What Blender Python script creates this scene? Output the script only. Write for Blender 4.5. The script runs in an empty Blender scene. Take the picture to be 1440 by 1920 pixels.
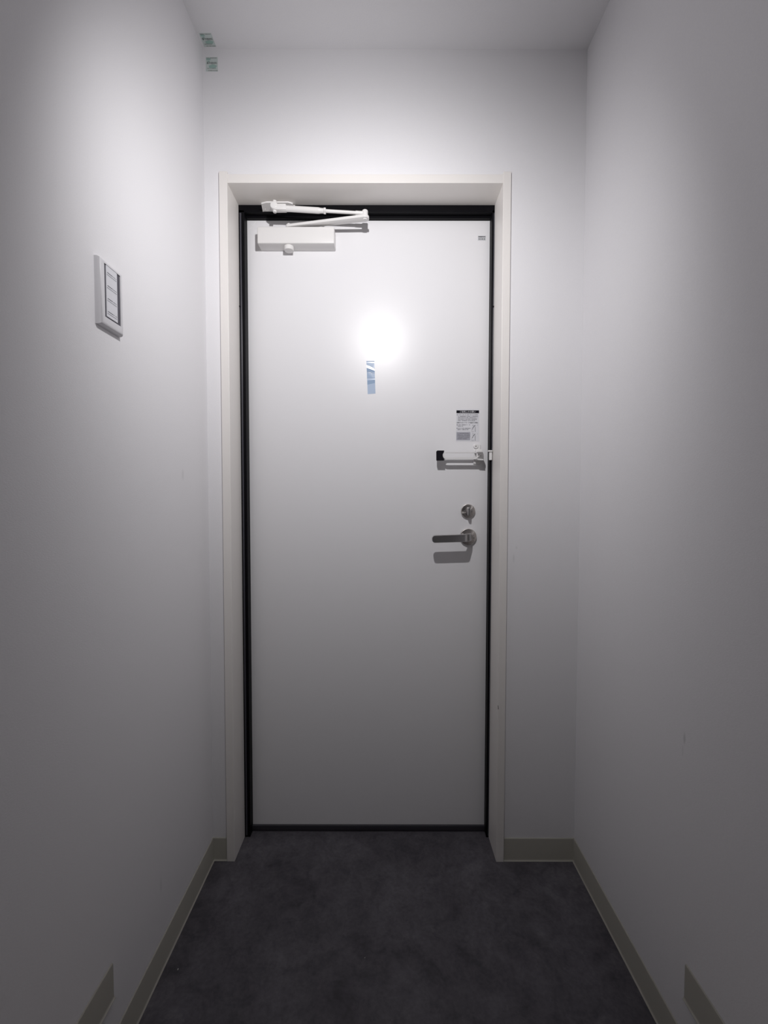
import bpy, bmesh, math, random
from mathutils import Vector, Matrix

random.seed(7)
scene = bpy.context.scene
COL = scene.collection

# ------------------------------------------------------------------ camera
cam_d = bpy.data.cameras.new('camera')
cam_d.sensor_fit = 'HORIZONTAL'
cam_d.sensor_width = 36.0
cam_d.lens = 20.0                       # 800 px on a 1440 px wide frame
cam_d.clip_start = 0.02
cam = bpy.data.objects.new('camera', cam_d)
COL.objects.link(cam)
pitch, yaw, roll = -0.0344, -0.0005, 0.0012
fwd = Vector((math.sin(yaw) * math.cos(pitch), math.cos(yaw) * math.cos(pitch), math.sin(pitch)))
rgt = Vector((math.cos(yaw), -math.sin(yaw), 0))
up = rgt.cross(fwd)
r2 = rgt * math.cos(roll) + up * math.sin(roll)
u2 = up * math.cos(roll) - rgt * math.sin(roll)
rot = Matrix((r2, u2, -fwd)).transposed()
cam.matrix_world = Matrix.Translation((0, -1.2723, 1.1119)) @ rot.to_4x4()
scene.camera = cam

# ------------------------------------------------------------------ world, light, exposure
world = bpy.data.worlds.new('world')
scene.world = world
world.use_nodes = True
world.node_tree.nodes['Background'].inputs[0].default_value = (0.8, 0.85, 1.0, 1)
world.node_tree.nodes['Background'].inputs[1].default_value = 0.0

# the small lamp above the frame that gives the round highlight on the door and the sharp shadows of its
# fittings; its place follows from those shadows and that reflection
LAMP_AT = Vector((-0.016, -0.724, 1.902))
LAMP_YAW, LAMP_PITCH = -0.0915, -0.40
ld = bpy.data.lights.new('lamp_overhead_offscreen', 'SPOT')
ld.energy = 23.5
ld.spot_size = math.radians(144.8)
ld.spot_blend = 0.95
ld.shadow_soft_size = 0.008
ld.color = (1.0, 0.985, 0.99)
lamp = bpy.data.objects.new('lamp_overhead_offscreen', ld)
COL.objects.link(lamp)
lamp.location = LAMP_AT
lamp.rotation_euler = Vector((math.sin(LAMP_YAW) * math.cos(LAMP_PITCH), math.cos(LAMP_YAW) * math.cos(LAMP_PITCH),
                              math.sin(LAMP_PITCH))).to_track_quat('-Z', 'Y').to_euler()

vs = scene.view_settings
vs.view_transform = 'Standard'
vs.look = 'None'
vs.exposure = 0.0
vs.gamma = 1.0
vs.use_curve_mapping = False

# ------------------------------------------------------------------ measurements (metres)
XL, XR, H = -0.524, 0.583, 2.40
YB = -3.6                      # far end of the hall behind the camera
YSTEP, ZSTEP = -0.535, 0.145   # raised hall floor
YF = -0.008                    # front of the wooden casing
YS = 0.087                     # front of the steel frame
YD = 0.116                     # face of the door leaf


# ------------------------------------------------------------------ materials
def mat(name, color, rough=0.5, metal=0.0, spec=0.5):
    m = bpy.data.materials.new(name)
    m.use_nodes = True
    b = m.node_tree.nodes['Principled BSDF']
    b.inputs['Base Color'].default_value = (*color, 1)
    b.inputs['Roughness'].default_value = rough
    b.inputs['Metallic'].default_value = metal
    b.inputs['Specular IOR Level'].default_value = spec
    return m


def nodes(m):
    nt = m.node_tree
    return nt, nt.nodes, nt.links, nt.nodes['Principled BSDF']


def add_bump(m, scale, strength, distance, stretch=(1, 1, 1), detail=3, rough=0.55):
    nt, N, L, b = nodes(m)
    tc = N.new('ShaderNodeTexCoord')
    mp = N.new('ShaderNodeMapping')
    mp.inputs['Scale'].default_value = stretch
    nz = N.new('ShaderNodeTexNoise')
    nz.inputs['Scale'].default_value = scale
    nz.inputs['Detail'].default_value = detail
    nz.inputs['Roughness'].default_value = rough
    bp = N.new('ShaderNodeBump')
    bp.inputs['Strength'].default_value = strength
    bp.inputs['Distance'].default_value = distance
    L.new(tc.outputs['Object'], mp.inputs['Vector'])
    L.new(mp.outputs[0], nz.inputs['Vector'])
    L.new(nz.outputs['Fac'], bp.inputs['Height'])
    L.new(bp.outputs[0], b.inputs['Normal'])
    return nz


def wallpaper(name, color, smudges=()):
    """white vinyl wallpaper with a fine woven relief; smudges = ((centre), (radii), strength)"""
    m = mat(name, color, 0.7, 0, 0.3)
    nt, N, L, b = nodes(m)
    add_bump(m, 420, 0.35, 0.0006, (0.6, 0.6, 1.5), 4, 0.6)
    tc = N.new('ShaderNodeTexCoord')
    nz = N.new('ShaderNodeTexNoise')
    nz.inputs['Scale'].default_value = 500
    nz.inputs['Detail'].default_value = 2
    L.new(tc.outputs['Object'], nz.inputs['Vector'])
    mr = N.new('ShaderNodeMapRange')
    mr.inputs['From Min'].default_value = 0.3
    mr.inputs['From Max'].default_value = 0.7
    mr.inputs['To Min'].default_value = 0.965
    mr.inputs['To Max'].default_value = 1.0
    L.new(nz.outputs['Fac'], mr.inputs['Value'])
    fac = mr.outputs[0]
    for c, r, s in smudges:
        sub = N.new('ShaderNodeVectorMath'); sub.operation = 'SUBTRACT'
        sub.inputs[1].default_value = c
        L.new(tc.outputs['Object'], sub.inputs[0])
        div = N.new('ShaderNodeVectorMath'); div.operation = 'DIVIDE'
        div.inputs[1].default_value = r
        L.new(sub.outputs[0], div.inputs[0])
        ln = N.new('ShaderNodeVectorMath'); ln.operation = 'LENGTH'
        L.new(div.outputs[0], ln.inputs[0])
        m2 = N.new('ShaderNodeMapRange'); m2.interpolation_type = 'SMOOTHSTEP'
        m2.inputs['From Min'].default_value = 0.2
        m2.inputs['From Max'].default_value = 1.0
        m2.inputs['To Min'].default_value = 1.0 - s
        m2.inputs['To Max'].default_value = 1.0
        L.new(ln.outputs['Value'], m2.inputs['Value'])
        mu = N.new('ShaderNodeMath'); mu.operation = 'MULTIPLY'
        L.new(fac, mu.inputs[0]); L.new(m2.outputs[0], mu.inputs[1])
        fac = mu.outputs[0]
    mx = N.new('ShaderNodeMix'); mx.data_type = 'RGBA'; mx.blend_type = 'MULTIPLY'
    mx.inputs['Factor'].default_value = 1.0
    mx.inputs['A'].default_value = (*color, 1)
    L.new(fac, mx.inputs['B'])
    L.new(mx.outputs['Result'], b.inputs['Base Color'])
    return m


WALL = (0.865, 0.855, 0.875)
M = {}
M['wall_left'] = wallpaper('wallpaper left', WALL, (((XL, -0.16, 1.17), (0.1, 0.008, 0.020), 0.10),
                                                    ((XL, -0.30, 0.20), (0.1, 0.006, 0.030), 0.10)))
M['wall_right'] = wallpaper('wallpaper right', WALL, (((XR, -0.46, 0.645), (0.1, 0.0045, 0.016), 0.20),
                                                      ((XR, -0.456, 0.618), (0.1, 0.0025, 0.016), 0.10)))
M['wall_back'] = wallpaper('wallpaper back', WALL, (((0.388, 0, 0.930), (0.004, 0.1, 0.018), 0.10),
                                                    ((0.396, 0, 0.962), (0.004, 0.1, 0.006), 0.10)))
M['ceiling'] = wallpaper('ceiling paper', (0.865, 0.856, 0.873))
M['door'] = mat('white door steel', (0.845, 0.837, 0.856), 0.325, 0, 0.36)
add_bump(M['door'], 900, 0.03, 0.0003)
M['casing'] = mat('cream door casing', (0.85, 0.818, 0.790), 0.42, 0, 0.4)
add_bump(M['casing'], 160, 0.06, 0.0004, (1.5, 1.5, 0.06))
M['steel_black'] = mat('black frame steel', (0.0022, 0.0020, 0.0034), 0.5, 0, 0.12)
M['gasket'] = mat('grey rubber gasket', (0.06, 0.06, 0.075), 0.35)
M['sill'] = mat('dark steel sill', (0.045, 0.043, 0.052), 0.5, 0.1)
M['base'] = mat('greige vinyl baseboard', (0.41, 0.395, 0.35), 0.5)
M['closer'] = mat('ivory closer paint', (0.80, 0.785, 0.775), 0.36)
M['white_plastic'] = mat('white plastic', (0.72, 0.71, 0.735), 0.4)
M['guard_white'] = mat('white guard paint', (0.80, 0.79, 0.79), 0.35)
M['zinc'] = mat('grey zinc', (0.42, 0.41, 0.41), 0.4, 0.7)
M['black_rubber'] = mat('black rubber', (0.006, 0.005, 0.009), 0.6, 0, 0.15)
M['paper'] = mat('white label paper', (0.74, 0.74, 0.78), 0.45)
M['clear_label'] = mat('pale label film', (0.66, 0.665, 0.69), 0.4)
M['ink'] = mat('black ink', (0.006, 0.005, 0.011), 0.5, 0, 0.15)
M['ink_grey'] = mat('grey ink', (0.15, 0.145, 0.17), 0.5)
M['tint'] = mat('light grey tint', (0.40, 0.40, 0.45), 0.5)
M['dark_gap'] = mat('dark switch recess', (0.09, 0.085, 0.105), 0.6)
M['green_film'] = mat('pale green label', (0.62, 0.685, 0.665), 0.45)
M['green_ink'] = mat('green ink', (0.36, 0.52, 0.47), 0.5)
M['ink_label'] = mat('grey label ink', (0.07, 0.085, 0.085), 0.5)
M['ink_soft'] = mat('soft grey ink', (0.30, 0.30, 0.30), 0.5)
M['film'] = mat('clear film scrap', (0.92, 0.92, 0.93), 0.15, 0, 1.0)
M['speck'] = mat('white debris', (0.7, 0.68, 0.66), 0.7)
M['hall'] = mat('hall floor board', (0.30, 0.26, 0.22), 0.4)


def brushed(name, color, rough, aniso):
    m = mat(name, color, rough, 1.0)
    nt, N, L, b = nodes(m)
    b.inputs['Anisotropic'].default_value = aniso
    if aniso:
        t = N.new('ShaderNodeTangent')
        t.direction_type = 'RADIAL'
        t.axis = 'Y'
        L.new(t.outputs[0], b.inputs['Tangent'])
    return m


M['nickel_disc'] = brushed('turned nickel', (0.56, 0.53, 0.51), 0.27, 0.92)
M['nickel'] = brushed('satin nickel', (0.50, 0.49, 0.49), 0.32, 0)
M['screw'] = mat('screw steel', (0.7, 0.68, 0.66), 0.22, 1.0)

# blue protective tape: crumpled, glossy, slightly uneven blue
M['tape'] = mat('blue tape', (0.50, 0.60, 0.76), 0.12, 0, 0.8)
M['tape_mid'] = mat('blue tape doubled', (0.34, 0.45, 0.62), 0.12, 0, 0.8)

# dark stone-look vinyl floor with cloudy mottling
fm = mat('dark stone vinyl floor', (0.06, 0.058, 0.066), 0.55, 0, 0.35)
nt, N, L, b = nodes(fm)
tc = N.new('ShaderNodeTexCoord')


def fnoise(scale, detail, rough, dist=0.0):
    n = N.new('ShaderNodeTexNoise')
    n.inputs['Scale'].default_value = scale
    n.inputs['Detail'].default_value = detail
    n.inputs['Roughness'].default_value = rough
    n.inputs['Distortion'].default_value = dist
    L.new(tc.outputs['Object'], n.inputs['Vector'])
    return n


n1 = fnoise(5.5, 9, 0.66, 0.4)
n2 = fnoise(24, 6, 0.65, 0.6)
n3 = fnoise(110, 4, 0.6)
r1 = N.new('ShaderNodeValToRGB')
r1.color_ramp.elements[0].position = 0.30
r1.color_ramp.elements[0].color = (0.058, 0.052, 0.063, 1)
r1.color_ramp.elements[1].position = 0.72
r1.color_ramp.elements[1].color = (0.132, 0.125, 0.140, 1)
L.new(n1.outputs['Fac'], r1.inputs['Fac'])
r2_ = N.new('ShaderNodeValToRGB')
r2_.color_ramp.elements[0].position = 0.30
r2_.color_ramp.elements[0].color = (0.60, 0.60, 0.62, 1)
r2_.color_ramp.elements[1].position = 0.60
r2_.color_ramp.elements[1].color = (1.08, 1.08, 1.08, 1)
L.new(n2.outputs['Fac'], r2_.inputs['Fac'])
mxa = N.new('ShaderNodeMix'); mxa.data_type = 'RGBA'; mxa.blend_type = 'MULTIPLY'
mxa.inputs['Factor'].default_value = 0.8
L.new(r1.outputs[0], mxa.inputs['A']); L.new(r2_.outputs[0], mxa.inputs['B'])
r3 = N.new('ShaderNodeMapRange')
r3.inputs['From Min'].default_value = 0.3; r3.inputs['From Max'].default_value = 0.7
r3.inputs['To Min'].default_value = 0.85; r3.inputs['To Max'].default_value = 1.15
L.new(n3.outputs['Fac'], r3.inputs['Value'])
mxb = N.new('ShaderNodeMix'); mxb.data_type = 'RGBA'; mxb.blend_type = 'MULTIPLY'
mxb.inputs['Factor'].default_value = 1.0
L.new(mxa.outputs['Result'], mxb.inputs['A']); L.new(r3.outputs[0], mxb.inputs['B'])
L.new(mxb.outputs['Result'], b.inputs['Base Color'])
bp = N.new('ShaderNodeBump')
bp.inputs['Strength'].default_value = 0.15
bp.inputs['Distance'].default_value = 0.001
L.new(n3.outputs['Fac'], bp.inputs['Height'])
L.new(bp.outputs[0], b.inputs['Normal'])
M['floor'] = fm


# ------------------------------------------------------------------ mesh helpers
class MB:
    """collects shapes into one mesh; build() links it as one object"""

    def __init__(self):
        self.bm = bmesh.new()

    def box(self, x0, x1, y0, y1, z0, z1, bev=0.0, seg=2):
        t = bmesh.new()
        bmesh.ops.create_cube(t, size=1)
        for v in t.verts:
            v.co = Vector((x0 + (v.co.x + .5) * (x1 - x0), y0 + (v.co.y + .5) * (y1 - y0), z0 + (v.co.z + .5) * (z1 - z0)))
        if bev:
            bmesh.ops.bevel(t, geom=list(t.edges), offset=bev, segments=seg, affect='EDGES', profile=0.5)
        return self._merge(t)

    def _merge(self, t):
        me = bpy.data.meshes.new('tmp')
        t.to_mesh(me)
        t.free()
        self.bm.from_mesh(me)
        bpy.data.meshes.remove(me)
        return self

    def cyl(self, a, b_, r0, r1=None, n=24, bev=0.0):
        a, b_ = Vector(a), Vector(b_)
        r1 = r0 if r1 is None else r1
        t = bmesh.new()
        h = (b_ - a).length
        bmesh.ops.create_cone(t, cap_ends=True, cap_tris=False, segments=n, radius1=r0, radius2=r1, depth=h)
        if bev:
            ed = [e for e in t.edges if abs(e.verts[0].co.z - e.verts[1].co.z) < 1e-7]
            bmesh.ops.bevel(t, geom=ed, offset=bev, segments=3, affect='EDGES', profile=0.5)
        q = (b_ - a).to_track_quat('Z', 'Y')
        t.transform(Matrix.Translation((a + b_) / 2) @ q.to_matrix().to_4x4())
        return self._merge(t)

    def ball(self, c, r, n=16, scale=(1, 1, 1)):
        t = bmesh.new()
        bmesh.ops.create_uvsphere(t, u_segments=n, v_segments=n // 2 + 2, radius=r)
        t.transform(Matrix.Translation(c) @ Matrix.Diagonal((*scale, 1)))
        return self._merge(t)

    def prism(self, pts, axis, c0, c1, bev=0.0):
        """pts 2D polygon; axis 'x','y' or 'z' is the extrusion axis between c0 and c1"""
        t = bmesh.new()

        def P(p, c):
            return {'x': (c, p[0], p[1]), 'y': (p[0], c, p[1]), 'z': (p[0], p[1], c)}[axis]
        a = [t.verts.new(P(p, c0)) for p in pts]
        b_ = [t.verts.new(P(p, c1)) for p in pts]
        t.faces.new(a)
        t.faces.new(b_[::-1])
        n = len(pts)
        for i in range(n):
            t.faces.new((a[i], b_[i], b_[(i + 1) % n], a[(i + 1) % n]))
        bmesh.ops.recalc_face_normals(t, faces=list(t.faces))
        if bev:
            bmesh.ops.bevel(t, geom=list(t.edges), offset=bev, segments=2, affect='EDGES', profile=0.5)
        return self._merge(t)

    def loft(self, rings, cap=True):
        """rings of equal vertex count"""
        t = bmesh.new()
        R = [[t.verts.new(p) for p in ring] for ring in rings]
        n = len(R[0])
        for a, b_ in zip(R, R[1:]):
            for i in range(n):
                t.faces.new((a[i], a[(i + 1) % n], b_[(i + 1) % n], b_[i]))
        if cap:
            t.faces.new(R[0])
            t.faces.new(R[-1])
        bmesh.ops.recalc_face_normals(t, faces=list(t.faces))
        return self._merge(t)

    def build(self, name, material, parent=None, smooth=False, origin=None):
        me = bpy.data.meshes.new(name)
        bmesh.ops.recalc_face_normals(self.bm, faces=list(self.bm.faces))
        if origin is not None:
            bmesh.ops.translate(self.bm, verts=list(self.bm.verts), vec=-Vector(origin))
        self.bm.to_mesh(me)
        self.bm.free()
        me.materials.append(M[material])
        if smooth:
            me.polygons.foreach_set('use_smooth', [True] * len(me.polygons))
            me.set_sharp_from_angle(angle=math.radians(35))
        o = bpy.data.objects.new(name, me)
        COL.objects.link(o)
        if origin is not None:
            o.location = origin
        if parent is not None:
            o.parent = parent
            if origin is not None:
                w = Vector((0, 0, 0))
                p = parent
                while p is not None:
                    w += p.location
                    p = p.parent
                o.location = Vector(origin) - w
            else:
                w = Vector((0, 0, 0))
                p = parent
                while p is not None:
                    w += p.location
                    p = p.parent
                o.location = -w
        return o


def tag(o, label=None, cat=None, kind=None, group=None):
    if label: o['label'] = label
    if cat: o['category'] = cat
    if kind: o['kind'] = kind
    if group: o['group'] = group
    return o


def empty(name, loc):
    o = bpy.data.objects.new(name, None)
    o.empty_display_size = 0.05
    COL.objects.link(o)
    o.location = loc
    return o


def text_mesh(body, size, width=None):
    """flat lettering in the XY plane, left-bottom at the origin; returns (verts, faces, w, h)"""
    c = bpy.data.curves.new('lettering', 'FONT')
    c.body = body
    c.size = size
    c.resolution_u = 2
    o = bpy.data.objects.new('lettering', c)
    COL.objects.link(o)
    bpy.context.view_layer.update()
    me = o.to_mesh()
    vs_ = [v.co.copy() for v in me.vertices]
    fs = [tuple(p.vertices) for p in me.polygons]
    o.to_mesh_clear()
    bpy.data.objects.remove(o)
    bpy.data.curves.remove(c)
    if not vs_:
        return [], [], 0, 0
    x0 = min(v.x for v in vs_); x1 = max(v.x for v in vs_)
    y0 = min(v.y for v in vs_); y1 = max(v.y for v in vs_)
    s = (width / (x1 - x0)) if width else 1.0
    vs_ = [Vector(((v.x - x0) * s, v.y - y0, 0)) for v in vs_]
    return vs_, fs, (x1 - x0) * s, y1 - y0


class Print:
    """flat print on a sheet: local u right, v up, laid on a plane by an origin and two axes"""

    def __init__(self, origin, U, V, lift=0.0004):
        self.o, self.U, self.V = Vector(origin), Vector(U), Vector(V)
        self.N = self.U.cross(self.V).normalized()
        self.lift = lift
        self.v, self.f = [], []

    def pt(self, u, v):
        return self.o + self.U * u + self.V * v + self.N * self.lift

    def poly(self, pts):
        i = len(self.v)
        self.v += [self.pt(*p) for p in pts]
        self.f.append(tuple(range(i, i + len(pts))))

    def rect(self, u0, u1, v0, v1):
        self.poly(((u0, v0), (u1, v0), (u1, v1), (u0, v1)))

    def text(self, body, u, v, size, width=None):
        vs_, fs, w, h = text_mesh(body, size, width)
        i = len(self.v)
        self.v += [self.pt(u + p.x, v + p.y) for p in vs_]
        self.f += [tuple(i + k for k in f) for f in fs]

    def broken(self, u0, u1, v, h, unit, fill=0.75):
        """a line of print too small to read: short uneven strokes"""
        u = u0
        while u < u1:
            w = unit * random.uniform(0.5, 1.3)
            if random.random() < fill:
                k = random.uniform(0.6, 1.0)
                self.rect(u, min(u + w * 0.85, u1), v - h * k / 2, v + h * k / 2)
            u += w

    def line(self, u0, v0, u1, v1, w):
        d = Vector((u1 - u0, v1 - v0))
        n = Vector((-d.y, d.x)).normalized() * w / 2
        self.poly(((u0 - n.x, v0 - n.y), (u1 - n.x, v1 - n.y), (u1 + n.x, v1 + n.y), (u0 + n.x, v0 + n.y)))

    def build(self, name, material, parent):
        me = bpy.data.meshes.new(name)
        w = parent.location if parent else Vector((0, 0, 0))
        p = parent.parent
        w = w.copy()
        while p is not None:
            w += p.location
            p = p.parent
        me.from_pydata([tuple(x) for x in self.v], [], self.f)
        me.materials.append(M[material])
        o = bpy.data.objects.new(name, me)
        COL.objects.link(o)
        o.parent = parent
        o.location = -w
        return o


# ================================================================== THE SETTING
def struct(name, mb, material, label):
    return tag(mb.build(name, material), label, name.split('_')[0].split('.')[0], 'structure')


struct('floor', MB().box(XL - .1, XR + .1, YSTEP, 0.25, -0.05, 0.0), 'floor', 'dark grey mottled stone-look vinyl entrance floor')
fh = MB().box(XL - .1, XR + .1, YB - .1, YSTEP, -0.05, ZSTEP)
struct('floor_hall', fh, 'hall', 'raised hall floor one step above the dark entrance floor')
struct('ceiling', MB().box(XL - .1, XR + .1, YB - .1, 0.3, H, H + .05), 'ceiling', 'plain white papered ceiling')
struct('wall_left', MB().box(XL - .1, XL, YB - .1, 0.3, 0, H), 'wall_left', 'white textured wallpaper wall carrying the switch plate')
struct('wall_right', MB().box(XR, XR + .1, YB - .1, 0.3, 0, H), 'wall_right', 'bare white textured wallpaper wall with a small grey smudge')
wb = MB()
wb.box(XL, -0.466, 0, 0.3, 0, H)
wb.box(0.354, XR, 0, 0.3, 0, H)
wb.box(-0.466, 0.354, 0, 0.3, 2.033, H)
struct('wall_back', wb, 'wall_back', 'white wallpaper wall around the entrance door')
struct('wall_hall_end', MB().box(XL, XR, YB - .1, YB, ZSTEP, H), 'ceiling', 'plain white wall closing the far end of the hall')


# soft vinyl baseboard: rounded top lip and a flared foot
def bb_profile(z0, h):
    return [(0, z0), (0.0065, z0), (0.0065, z0 + 0.0010), (0.0050, z0 + 0.0016), (0.0038, z0 + 0.0028), (0.0031, z0 + 0.0050),
            (0.0030, z0 + h - 0.0028), (0.0024, z0 + h - 0.0010), (0.0010, z0 + h), (0, z0 + h)]


def baseboard(name, z0, h, wall, a, b_, label):
    pr = bb_profile(z0, h)
    mb = MB()
    if wall == 'left':
        mb.prism([(XL + d, z) for d, z in pr], 'y', a, b_)
    elif wall == 'right':
        mb.prism([(XR - d, z) for d, z in pr], 'y', a, b_)
    else:
        mb.prism([(-d, z) for d, z in pr], 'x', a, b_)
    o = mb.build(name, 'base', smooth=True)
    return tag(o, label, 'baseboard', 'structure')


baseboard('baseboard_left', 0, 0.070, 'left', YSTEP, 0, 'greige vinyl baseboard at floor level below the switch plate wall')
baseboard('baseboard_right', 0, 0.070, 'right', YSTEP, 0, 'greige vinyl baseboard at floor level below the bare wall')
baseboard('baseboard_back_left', 0, 0.070, 'back', XL + .002, -0.479, 'short stub of greige baseboard between casing and switch plate wall')
baseboard('baseboard_back_right', 0, 0.070, 'back', 0.366, XR - .002, 'greige baseboard between the door casing and the bare wall')
baseboard('baseboard_hall_left', ZSTEP, 0.070, 'left', YB, -0.481, 'higher greige baseboard of the raised hall below the switch plate')
baseboard('baseboard_hall_right', ZSTEP, 0.070, 'right', YB, -0.481, 'higher greige baseboard of the raised hall on the bare wall')

# wooden casing: two upright boards with a head board between them
tr = tag(empty('trim_1', (-0.056, 0, 0)), 'cream wooden door casing with deep reveal boards', 'door casing', 'structure')
jl = MB().box(-0.479, -0.4548, YF, YS + .003, 0, 2.0525, 0.0012).build('jamb_board', 'casing', tr)
jr = MB().box(0.3428, 0.366, YF, YS + .003, 0, 2.0525, 0.0012).build('jamb_board', 'casing', tr)
MB().box(-0.4552, 0.3432, YF + .0012, YS + .003, 2.0205, 2.0450, 0.0010).build('head_board', 'casing', tr)
pm = Print((0.3413, YF, 0.4745), (1, 0, 0), (0, 0, 1), 0.0003)
pm.poly(((-0.0020, 0.0115), (-0.0006, 0.0110), (0.0002, 0.0060), (0.0004, 0.0), (-0.0012, -0.0004), (-0.0012, 0.0055)))
for i, v in enumerate(pm.v):
    v.x += 0.0032
tag(pm.build('paint_chip', 'ink', jr), 'small black chip in the edge of the board')

# black steel frame
sf = tag(empty('trim_2', (-0.05, YS, 0)), 'black steel door frame inside the cream casing', 'door frame', 'structure')
MB().box(-0.472, -0.4370, YS, 0.150, 0, 2.005, 0.0008).build('frame_jamb', 'steel_black', sf)
fr = MB().box(0.3350, 0.360, YS, 0.150, 0, 2.005, 0.0008).build('frame_jamb', 'steel_black', sf)
hd = MB().box(-0.472, 0.360, YS, 0.106, 1.998, 2.028, 0.0008)
hd.box(-0.472, 0.360, 0.103, 0.150, 1.991, 2.028, 0.0006)
hd.build('frame_head', 'steel_black', sf)
MB().box(-0.4510, -0.4462, YS - .0016, YS + .001, 0.006, 1.996, 0.0007).build('gasket', 'gasket', sf)
MB().box(0.3400, 0.3424, YS - .0016, YS + .001, 0.006, 1.996, 0.0007).build('gasket', 'gasket', sf)
th = MB().box(-0.4532, 0.3410, 0.1095, 0.160, 0.0045, 0.0205, 0.001)
th.box(-0.4532, 0.3410, 0.1120, 0.160, 0.0, 0.006)
th.build('threshold', 'sill', sf)
for bx_ in (-0.4525, 0.3420):
    MB().cyl((bx_, YS + .001, 1.7090), (bx_, YS - .0035, 1.7090), 0.0028, n=12, bev=0.0005).build('rubber_buffer', 'black_rubber', sf, smooth=True)
kp = MB()
kp.box(0.3275, 0.3405, YS - .010, YS + .002, 1.2560, 1.2605, 0.001)
kp.box(0.3320, 0.3405, YS - .007, YS + .002, 1.2300, 1.2570, 0.001)
kpo = kp.build('guard_keeper', 'guard_white', sf)
tag(kpo, 'small white guard keeper on the black frame')

# ================================================================== THE DOOR
dr = tag(empty('door_1', (-0.05, YD, 0)), 'plain white steel entrance door leaf with satin metal handle', 'door', 'structure')
MB().box(-0.448, 0.348, YD, YD + .04, 0.012, 1.998, 0.0015).build('door_leaf', 'door', dr)


def disc(name, c, r, t, parent):
    mb = MB().cyl((c[0], YD + .001, c[1]), (c[0], YD - t, c[1]), r, n=48, bev=0.0016)
    return mb.build(name, 'nickel_disc', parent, smooth=True, origin=(c[0], YD, c[1]))


def screw(c, y, r, parent, name='screw'):
    mb = MB().cyl((c[0], y + .003, c[1]), (c[0], y - .0008, c[1]), r, n=14, bev=0.0003)
    mb.box(c[0] - r * .7, c[0] + r * .7, y - .0012, y, c[1] - r * .15, c[1] + r * .15)
    return mb.build(name, 'screw', parent, smooth=True)


# lever handle
HX, HZ = 0.2726, 0.984
rose = tag(disc('door_handle', (HX, HZ), 0.0268, 0.0085, dr), 'satin nickel lever handle on a round rose')
path = []
for i in range(9):                                  # rounded tip
    a_ = math.pi / 2 * i / 8
    path.append((0.1500 + 0.0090 * (1 - math.cos(a_)), .053, 0.0027 + 0.0090 * math.sin(a_)))
NT = len(path)
path += [(0.2100, .053, 0.0117), (0.2500, .053, 0.0117), (0.2552, .0535, 0.0117), (0.2590, .0565, 0.0117), (0.2670, .0680, 0.0117),
         (0.2760, .0820, 0.0117), (0.2815, .0950, 0.0117), (0.2830, .1110, 0.0117)]
T = 0.012
rings = []
for i, (x, y, h) in enumerate(path):
    if i == 0: d = Vector((1, 0))
    elif i == len(path) - 1: d = Vector((0, 1))
    else: d = Vector((path[i + 1][0] - path[i - 1][0], path[i + 1][1] - path[i - 1][1])).normalized()
    if i < NT: d = Vector((1, 0))
    n = Vector((-d.y, d.x))            # towards the door side
    zc = 0.9815 + (min(x, 0.2565) - 0.150) / 0.1065 * 0.0035
    c = 0.0011
    sec = []
    for k, hh in ((0, h - c), (c, h), (T - c, h), (T, h - c)):
        sec.append((x + n.x * k, y + n.y * k, zc - hh))
    for k, hh in ((T, h - c), (T - c, h), (c, h), (0, h - c)):
        sec.append((x + n.x * k, y + n.y * k, zc + hh))
    rings.append(sec)
MB().loft(rings).build('lever', 'nickel', rose, smooth=True)
screw((HX - .019, HZ + .009), YD - .0085, 0.0028, rose)
screw((HX + .0195, HZ - .002), YD - .0085, 0.0028, rose)

# thumb turn
TX, TZ = 0.2718, 1.0675
turn = tag(disc('thumb_turn', (TX, TZ), 0.0228, 0.0075, dr), 'round satin nickel thumb turn lock')
k = MB()
rg = []
for y, hw, hh in ((YD - .006, .0058, .0140), (YD - .012, .0052, .0138), (YD - .022, .0046, .0134), (YD - .0285, .0040, .0128), (YD - .030, .0028, .0110)):
    ring = []
    for a in range(20):
        t = a / 20 * 2 * math.pi
        cx, cz = math.cos(t), math.sin(t)
        zoff = (hh - hw) * (1 if cz > 0.001 else (-1 if cz < -0.001 else 0))
        ring.append((TX - .001 + hw * cx, y, TZ - .001 + hw * cz + zoff))
    rg.append(ring)
k.loft(rg).build('turn_knob', 'nickel', turn, smooth=True)
screw((TX - .0115, TZ - .001), YD - .0075, 0.0027, turn)
screw((TX + .0125, TZ - .001), YD - .0075, 0.0027, turn)

# swing-arm door guard: a slotted loop arm on a pivot block, black rubber end
gy0, gy1 = YD - .036, YD - .027
GX0, GX1, GZ0, GZ1 = 0.1850, 0.2960, 1.2325, 1.2550


def stadium(x0, x1, z0, z1, n=10):
    r = (z1 - z0) / 2
    zc = (z0 + z1) / 2
    pts = [(x1, z0), (x1, z1)]
    for i in range(n + 1):
        a = math.pi / 2 + math.pi * i / n
        pts.append((x0 + r + r * math.cos(a), zc + r * math.sin(a)))
    return pts


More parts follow.
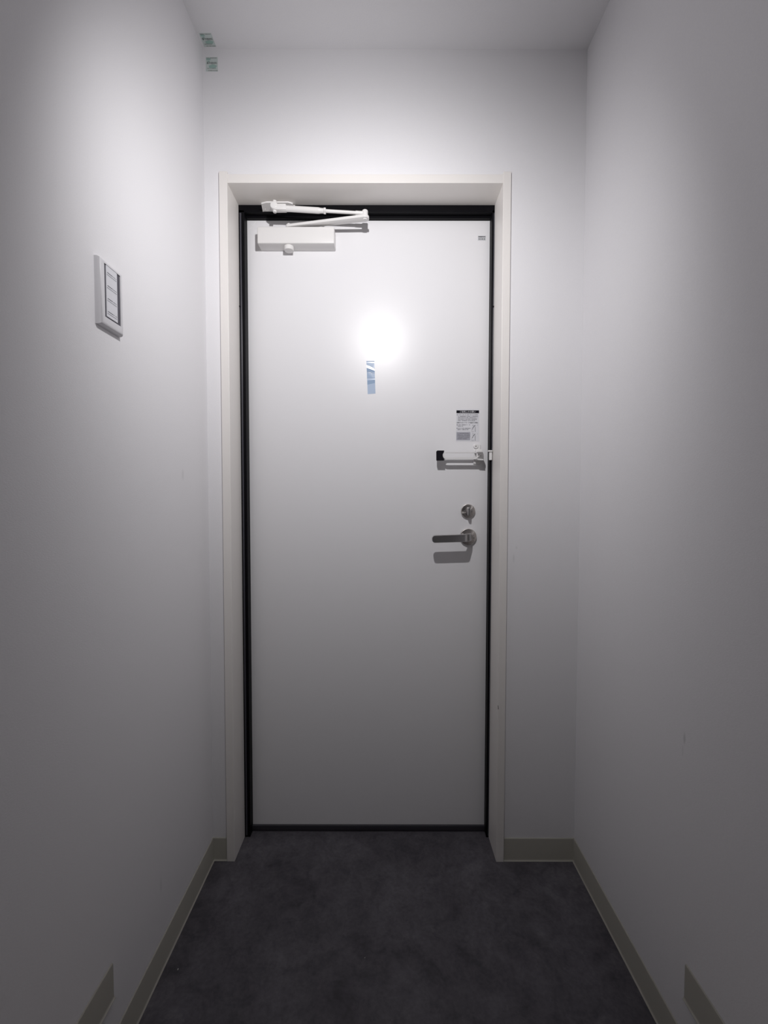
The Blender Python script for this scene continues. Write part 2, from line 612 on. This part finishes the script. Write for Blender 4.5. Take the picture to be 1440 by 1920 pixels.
outer = stadium(GX0, GX1, GZ0, GZ1)
inner = stadium(GX0 + .0045, GX1 - .004, 1.2385, 1.2525)
arm = MB()
t = bmesh.new()
V = {}
for key, pts, y in (('of', outer, gy0), ('if', inner, gy0), ('ob', outer, gy1), ('ib', inner, gy1)):
    V[key] = [t.verts.new((p[0], y, p[1])) for p in pts]
n = len(outer)
for i in range(n):
    j = (i + 1) % n
    t.faces.new((V['of'][i], V['of'][j], V['if'][j], V['if'][i]))
    t.faces.new((V['ob'][i], V['ib'][i], V['ib'][j], V['ob'][j]))
    t.faces.new((V['of'][i], V['ob'][i], V['ob'][j], V['of'][j]))
    t.faces.new((V['if'][i], V['if'][j], V['ib'][j], V['ib'][i]))
arm._merge(t)
guard = arm.build('door_guard', 'guard_white', dr, smooth=True)
tag(guard, 'white slotted swing arm door guard with black rubber end')
rb = MB().prism([(0.1655, 1.2300), (0.1665, 1.2288), (0.1890, 1.2288), (0.1890, 1.2335), (0.1850, 1.2385), (0.1840, 1.2440),
                 (0.1852, 1.2490), (0.1890, 1.2550), (0.1890, 1.2600), (0.1675, 1.2600), (0.1652, 1.2575)], 'y', gy0 + .001, gy1 + .004, 0.0007)
rb.build('rubber_stop', 'black_rubber', guard)
pl = MB().box(0.2885, 0.3105, YD - .004, YD + .001, 1.2200, 1.2830, 0.0012)
pl.cyl((0.2950, YD + .001, 1.2770), (0.2950, YD - .0075, 1.2770), 0.0075, n=20, bev=0.001)
pl.box(0.2920, 0.3105, YD - .030, YD, 1.2555, 1.2640, 0.0012)
pl.build('mounting_plate', 'guard_white', guard, smooth=True)
pv = MB().prism([(0.2900, 1.2352), (0.3105, 1.2335), (0.3142, 1.2390), (0.3138, 1.2465), (0.3105, 1.2552), (0.2910, 1.2545), (0.2965, 1.2490), (0.2985, 1.2442), (0.2955, 1.2400)],
                'y', YD - .0375, YD - .002, 0.0006)
pv.build('pivot_block', 'zinc', guard)
tb = MB().prism([(0.2900, 1.2350), (0.2960, 1.2300), (0.3130, 1.2290), (0.3130, 1.2330), (0.2980, 1.2350)], 'y', YD - .037, YD - .004, 0.0006)
tb.build('pivot_cap', 'guard_white', guard)
screw((0.2950, 1.2770), YD - .0075, 0.0022, guard)
screw((0.3040, 1.2440), YD - .0375, 0.0020, guard)

# ================================================================== DOOR CLOSER (bridges door and frame)
cl = tag(empty('door_closer', (-0.275, YD, 1.9)), 'ivory door closer with folded arm across the top of the door', 'door closer')
MB().box(-0.3933, -0.1552, YD - .043, YD + .0005, 1.8958, 1.9466, 0.0030, 3).build('closer_body', 'closer', cl, smooth=True)
MB().cyl((-0.2995, 0.0925, 1.8975), (-0.2995, 0.0925, 1.8835), 0.0148, n=32, bev=0.0015).build('pinion_cap', 'closer', cl, smooth=True)
sp = MB().cyl((-0.2995, 0.0940, 1.9460), (-0.2995, 0.0940, 1.9640), 0.0085, n=20, bev=0.001)
sp.cyl((-0.2995, 0.0940, 1.9630), (-0.2995, 0.0940, 1.9670), 0.0050, n=12)
sp.build('spindle', 'closer', cl, smooth=True)
# main arm: flat tapered bar from the spindle out to the elbow
A0, A1 = Vector((-0.2995, 0.0900, 1.9560)), Vector((-0.0590, 0.0470, 1.9560))
d = (A1 - A0).normalized()
n = Vector((-d.y, d.x, 0))


def bar(pts, z0, z1):
    return [(p.x, p.y) for p in pts], z0, z1


poly = []
for i in range(9):
    a = math.pi / 2 + math.pi * i / 8
    poly.append(A0 + (d * math.cos(a) + n * math.sin(a)) * 0.009)
for i in range(9):
    a = -math.pi / 2 + math.pi * i / 8
    poly.append(A1 + (d * math.cos(a) + n * math.sin(a)) * 0.0125)
ma = MB().prism([(p.x, p.y) for p in poly], 'z', 1.9515, 1.9595, 0.001)
ma.cyl((A1.x, A1.y, 1.9495), (A1.x, A1.y, 1.9520), 0.0065, n=18, bev=0.0006)
ma.build('main_arm', 'closer', cl, smooth=True)
# elbow
E = Vector((A1.x, A1.y, 1.9680))
el = MB().cyl((E.x, E.y, 1.9590), (E.x, E.y, 1.9770), 0.0088, n=24, bev=0.002)
el.build('elbow_joint', 'closer', cl, smooth=True)
# fore arm: thin rod, lock ring and thicker tube up to the bracket
P = Vector((-0.3290, 0.0400, 1.9805))
E2 = Vector((E.x, E.y, 1.9690))


def on(t_):
    return E2.lerp(P, t_)


fa = MB().cyl(on(0.0), on(0.105), 0.0058, n=16)
fa.cyl(on(0.10), on(0.47), 0.0048, n=16)
fo = fa.build('fore_arm', 'closer', cl, smooth=True)
MB().cyl(on(0.437), on(0.458), 0.0092, n=6).build('lock_nut', 'closer', fo)
tu = MB().cyl(on(0.46), on(0.495), 0.0070, n=20)
tu.cyl(on(0.49), on(0.52), 0.0070, 0.0082, n=20)
tu.cyl(on(0.515), on(0.93), 0.0082, n=20)
tu.build('sleeve_tube', 'closer', fo, smooth=True)
# bracket on the frame head
bk = MB().prism([(-0.3790, YS + .0005), (-0.3735, 0.0500), (-0.3560, 0.0440), (-0.2900, 0.0440), (-0.2780, 0.0500), (-0.2780, YS + .0005)],
                'z', 1.9985, 2.0030, 0.0008)
bk.box(-0.3790, -0.2780, YS - .004, YS + .0005, 1.9985, 2.0180, 0.0008)
bk.build('bracket_plate', 'closer', cl)
kn = MB().cyl((P.x - .002, P.y - .009, P.z + .004), (P.x - .002, P.y + .014, P.z + .004), 0.0112, n=28, bev=0.003)
kn.box(P.x - .002, P.x + .034, P.y - .007, P.y + .010, P.z - .0085, P.z + .0085, 0.002)
kn.build('pivot_knuckle', 'closer', cl, smooth=True)
pn = MB().cyl((P.x - .001, P.y + .001, P.z - .0130), (P.x - .001, P.y + .001, P.z - .004), 0.0054, n=18, bev=0.001)
pn.cyl((P.x - .001, P.y + .001, P.z), (P.x - .001, P.y + .001, 2.0010), 0.0060, n=18)
pn.build('pivot_pin', 'closer', cl, smooth=True)
for sx_ in (-0.3680, -0.2860):
    mb_ = MB().cyl((sx_, 0.072, 2.0000), (sx_, 0.072, 1.9974), 0.0026, n=14, bev=0.0004)
    mb_.build('screw', 'screw', cl, smooth=True)

# ================================================================== SWITCH PLATE on the left wall
sw = tag(empty('switch_plate', (XL, -0.454, 1.4865)), 'white rectangular switch plate with printed paper insert on the wall', 'switch plate')
y0, y1, z0, z1 = -0.4885, -0.4195, 1.4265, 1.5480
ry0, ry1, rz0, rz1 = -0.4775, -0.4300, 1.4430, 1.5400
px = 0.0115
fr_ = MB()
t = bmesh.new()


def rect_ring(x, a, b_, c, e):
    return [t.verts.new((x, a, c)), t.verts.new((x, b_, c)), t.verts.new((x, b_, e)), t.verts.new((x, a, e))]


seq = [rect_ring(XL - .001, y0, y1, z0, z1), rect_ring(XL + px * .45, y0 + .0003, y1 - .0003, z0 + .0003, z1 - .0003),
       rect_ring(XL + px * .75, y0 + .0016, y1 - .0016, z0 + .0016, z1 - .0016),
       rect_ring(XL + px * .93, y0 + .0036, y1 - .0036, z0 + .0036, z1 - .0036),
       rect_ring(XL + px, y0 + .0062, y1 - .0062, z0 + .0062, z1 - .0062),
       rect_ring(XL + px, ry0, ry1, rz0, rz1), rect_ring(XL + .003, ry0, ry1, rz0, rz1), rect_ring(XL - .001, ry0, ry1, rz0, rz1)]
for a, b_ in zip(seq, seq[1:]):
    for i in range(4):
        t.faces.new((a[i], a[(i + 1) % 4], b_[(i + 1) % 4], b_[i]))
fr_._merge(t)
fr_.build('plate_frame', 'white_plastic', sw, smooth=True)
MB().box(XL, XL + .0098, ry0 - .0002, ry1 + .0002, rz0 - .0002, rz1 + .0002).build('recess', 'dark_gap', sw)
py0, py1, pz0, pz1 = -0.4715, -0.4392, 1.4464, 1.5400
pp = MB().box(XL + .0098, XL + .0108, py0, py1, pz0, pz1).build('paper_insert', 'paper', sw)
# wall faces +x: reading direction runs towards +y
pr = Print((XL + .0108, py0, pz0), (0, 1, 0), (0, 0, 1), 0.0002)
W, Hh = py1 - py0, pz1 - pz0
for f in (0.135, 0.390, 0.640, 0.895):
    pr.rect(W * .10, W * .55, Hh * (1 - f) - .0007, Hh * (1 - f) + .0007)
    pr.broken(W * .56, W * .94, Hh * (1 - f), 0.0012, 0.0016, 0.85)
    pr.rect(W * .06, W * .94, Hh * (1 - f - .042) - .0004, Hh * (1 - f - .042) + .0004)
pr.build('print_lines', 'ink_grey', pp)


# ================================================================== STICKERS AND PAPERS
def sheet(name, material, origin, U, V, w, h, th=0.0003):
    """thin label with its own thickness; origin = lower-left, on its surface"""
    U, V = Vector(U), Vector(V)
    N = U.cross(V)
    o = Vector(origin)
    t = bmesh.new()
    ring0 = [t.verts.new(o + U * a + V * b_) for a, b_ in ((0, 0), (w, 0), (w, h), (0, h))]
    ring1 = [t.verts.new(o + U * a + V * b_ + N * th) for a, b_ in ((0, 0), (w, 0), (w, h), (0, h))]
    t.faces.new(ring0[::-1]); t.faces.new(ring1)
    for i in range(4):
        t.faces.new((ring0[i], ring0[(i + 1) % 4], ring1[(i + 1) % 4], ring1[i]))
    mb = MB()
    mb._merge(t)
    return mb.build(name, material, None, origin=o + U * w / 2 + V * h / 2)


# notice on the door
NX, NZ, NW, NH = 0.2322, 1.2930, 0.0745, 0.1035
nt_ = tag(sheet('notice_label', 'paper', (NX, YD, NZ), (1, 0, 0), (0, 0, 1), NW, NH),
          'white printed notice with black title bar stuck above the door guard', 'notice')
o_ = (NX, YD - .0003, NZ)
b1 = Print(o_, (1, 0, 0), (0, 0, 1), 0.0002)
b1.rect(0.0006, NW - .0010, NH - .0130, NH - .0038)
b1.build('title_bar', 'ink', nt_)
t1 = Print(o_, (1, 0, 0), (0, 0, 1), 0.0004)
t1.text('ご使用上のお願い', 0.0115, NH - .0115, 0.0070, 0.0510)
tag(t1.build('title_lettering', 'paper', nt_), 'white lettering')
g1 = Print(o_, (1, 0, 0), (0, 0, 1), 0.0002)
g1.rect(0.0010, 0.0455, 0.0040, 0.0300)
g1.build('tint_panel', 'tint', nt_)
bd = Print(o_, (1, 0, 0), (0, 0, 1), 0.0004)
zt = NH - .0178
for i in range(5):
    bd.broken(0.0055, NW - .0045 - (0.003 if i > 2 else 0), zt - i * .0047, 0.0021, 0.0015, 0.86)
for zz in (zt, 0.0532, 0.0422):
    bd.rect(0.0018, 0.0042, zz - .0013, zz + .0013)
bd.broken(0.0050, 0.0450, 0.0532, 0.0021, 0.0015, 0.86)
bd.broken(0.0050, 0.0220, 0.0488, 0.0021, 0.0015, 0.86)
bd.broken(0.0050, 0.0470, 0.0422, 0.0021, 0.0015, 0.86)
bd.broken(0.0050, 0.0400, 0.0378, 0.0021, 0.0015, 0.86)
for i in range(5):
    bd.broken(0.0050, 0.0440 - (0.008 if i == 4 else 0), 0.0258 - i * .0044, 0.0018, 0.0015, 0.86)
for bz in (0.0285, 0.0005):                       # two line drawings of the guard
    for u0, v0, u1, v1, w in ((.0510, .0020, .0510, .0110, .0005), (.0510, .0110, .0560, .0165, .0006), (.0560, .0165, .0610, .0245, .0012),
                              (.0530, .0160, .0600, .0225, .0009), (.0610, .0020, .0610, .0245, .0006), (.0625, .0020, .0625, .0180, .0005),
                              (.0510, .0020, .0560, .0020, .0005), (.0560, .0020, .0560, .0060, .0005), (.0525, .0110, .0545, .0135, .0014),
                              (.0530, .0240, .0560, .0232, .0014), (.0680, .0240, .0695, .0240, .0010)):
        bd.line(u0, v0 + bz, u1, v1 + bz, w)
tag(bd.build('small_print', 'ink_grey', nt_), kind='stuff')
h1 = Print(o_, (1, 0, 0), (0, 0, 1), 0.0004)
h1.text('(換気のためドアガードを固定する場合)', 0.0020, 0.0575, 0.0046, NW - .0060)
h1.build('heading_lettering', 'ink', nt_)

# small label in the top corner of the door
sx, sz = 0.2968, 1.9295
sl = tag(sheet('corner_label', 'clear_label', (sx, YD, sz), (1, 0, 0), (0, 0, 1), 0.0262, 0.0155),
         'tiny grey printed label in the upper corner of the door', 'label')
sp_ = Print((sx, YD - .0003, sz), (1, 0, 0), (0, 0, 1), 0.0002)
sp_.broken(0.0020, 0.0240, 0.0118, 0.0030, 0.0018, 0.9)
for i in range(4):
    u = 0.0030 + i * .0055
    sp_.rect(u, u + .0034, 0.0060, 0.0068)
    sp_.rect(u, u + .0034, 0.0038, 0.0046)
    sp_.rect(u + .0012, u + .0022, 0.0028, 0.0078)
    sp_.rect(u, u + .0034, 0.0024, 0.0031)
sp_.build('lettering', 'ink', sl)


# green fire-rating stickers, one on the ceiling, one on the wall below it
def fire_sticker(origin, U, V, w, h, label):
    s = tag(sheet('fire_rating_sticker', 'green_film', origin, U, V, w, h, 0.0003), label, 'sticker')
    U, V = Vector(U), Vector(V)
    o = Vector(origin) + U.cross(V) * 0.0003
    a = Print(o, U, V, 0.0002)
    a.rect(w * .06, w * .40, h * .78, h * .92)
    a.poly(((w * .30, h * .22), (w * .80, h * .22), (w * .95, h * .40), (w * .62, h * .50), (w * .24, h * .40)))
    a.poly(((w * .10, h * .70), (w * .34, h * .62), (w * .30, h * .76)))
    a.build('emblem', 'green_ink', s)
    c = Print(o, U, V, 0.0003)
    c.broken(w * .06, w * .92, h * .93, h * .05, w * .07, 0.9)
    c.broken(w * .12, w * .85, h * .21, h * .05, w * .07, 0.8)
    c.broken(w * .20, w * .98, h * .06, h * .06, w * .08, 0.85)
    tag(c.build('small_print', 'ink_soft', s), kind='stuff')
    e = Print(o, U, V, 0.0004)
    e.text('準不燃材料', w * .08, h * .49, h * .19, w * .86)
    e.build('lettering', 'ink_label', s)
    return s


fire_sticker((-0.5155, 0, 2.3375), (1, 0, 0), (0, 0, 1), 0.0345, 0.0400, 'pale green printed sticker on the wall just under the ceiling')
fire_sticker((-0.5165, -0.0065, H), (1, 0, 0), (0, -1, 0), 0.0340, 0.0360, 'pale green printed sticker on the ceiling in the corner')

# blue tape strip on the door: crumpled film with folds
tp = empty('tape_strip', (-0.043, YD, 1.498))
tag(tp, 'short strip of crumpled blue tape on the door', 'tape')
TA, TB, TC, TD = (-0.0579, 1.5499), (-0.0322, 1.5499), (-0.0536, 1.4444), (-0.0287, 1.4462)


def tpt(u, v):
    l = (TA[0] + (TC[0] - TA[0]) * v, TA[1] + (TC[1] - TA[1]) * v)
    r = (TB[0] + (TD[0] - TB[0]) * v, TB[1] + (TD[1] - TB[1]) * v)
    return (l[0] + (r[0] - l[0]) * u, l[1] + (r[1] - l[1]) * u)


def tape_piece(name, material, quad, d0, d1):
    """quad of (u, v); d0/d1 = how far its upper/lower edge stands off the door"""
    t = bmesh.new()
    top = []
    for (u, v), dd in zip(quad, (d0, d0, d1, d1)):
        x, z = tpt(u, v)
        top.append(t.verts.new((x, YD - dd, z)))
    bot = [t.verts.new((q.co.x, YD + .0001, q.co.z)) for q in top]
    t.faces.new(top)
    t.faces.new(bot[::-1])
    for i in range(4):
        t.faces.new((top[i], bot[i], bot[(i + 1) % 4], top[(i + 1) % 4]))
    mb = MB()
    mb._merge(t)
    return mb.build(name, material, tp)


for i, (m_, q_, a_, b_) in enumerate((
        ('tape_mid', ((0, 0), (1, 0), (1, .025), (0, .025)), .0006, .0003),
        ('tape', ((0, .025), (1, .025), (1, .060), (0, .050)), .0003, .0005),
        ('tape', ((0, .050), (1, .060), (.80, .215), (0, .125)), .0005, .0004),
        ('tape', ((.86, .060), (1, .060), (1, .230), (.80, .215)), .0003, .0005),
        ('tape', ((0, .125), (.80, .215), (1, .290), (0, .200)), .0008, .0012),
        ('tape_mid', ((0, .200), (1, .290), (1, .345), (0, .330)), .0010, .0004),
        ('tape', ((.45, .335), (1, .345), (1, .380), (.55, .360)), .0009, .0006),
        ('tape_mid', ((0, .330), (.55, .360), (.72, .520), (0, .510)), .0004, .0008),
        ('tape', ((.60, .372), (1, .380), (1, .510), (.72, .520)), .0005, .0006),
        ('tape', ((0, .512), (1, .512), (1, .545), (0, .545)), .0007, .0003),
        ('tape_mid', ((0, .545), (1, .545), (1, .560), (0, .560)), .0003, .0004),
        ('tape', ((0, .560), (1, .560), (1, .585), (0, .590)), .0006, .0004),
        ('tape_mid', ((0, .590), (1, .585), (1, .675), (0, .715)), .0005, .0003),
        ('tape', ((0, .715), (1, .675), (1, 1), (0, 1)), .0003, .0003))):
    tape_piece('tape_facet', m_, q_, a_, b_)

# torn scraps of clear film left in the upper corner of the door
fs_ = empty('film_scrap', (-0.425, YD, 1.975))
tag(fs_, 'tiny torn scraps of clear film by the closer on the door corner', 'film scrap')
for pts in (((-0.4290, 1.9795), (-0.4215, 1.9750), (-0.4195, 1.9770), (-0.4270, 1.9820)),
            ((-0.4195, 1.9790), (-0.4110, 1.9885), (-0.4090, 1.9875), (-0.4175, 1.9770)),
            ((-0.4340, 1.9660), (-0.4270, 1.9690), (-0.4265, 1.9680), (-0.4330, 1.9645))):
    MB().prism(pts, 'y', YD - .0004, YD + .0001).build('film_sliver', 'film', fs_)

# white specks of debris on the floor
for (x, y, r), lab in (((-0.4845, -0.3056, 0.0016), 'white speck of debris on the dark floor near the baseboard'),
                       ((-0.0455, -0.2793, 0.0009), 'tiny pale speck of debris in the middle of the dark floor')):
    o = MB().ball((x, y, r * .5), r, 8, (0.6, 1.3, 0.6)).build('debris_speck', 'speck', None, origin=(x, y, 0))
    tag(o, lab, 'debris')
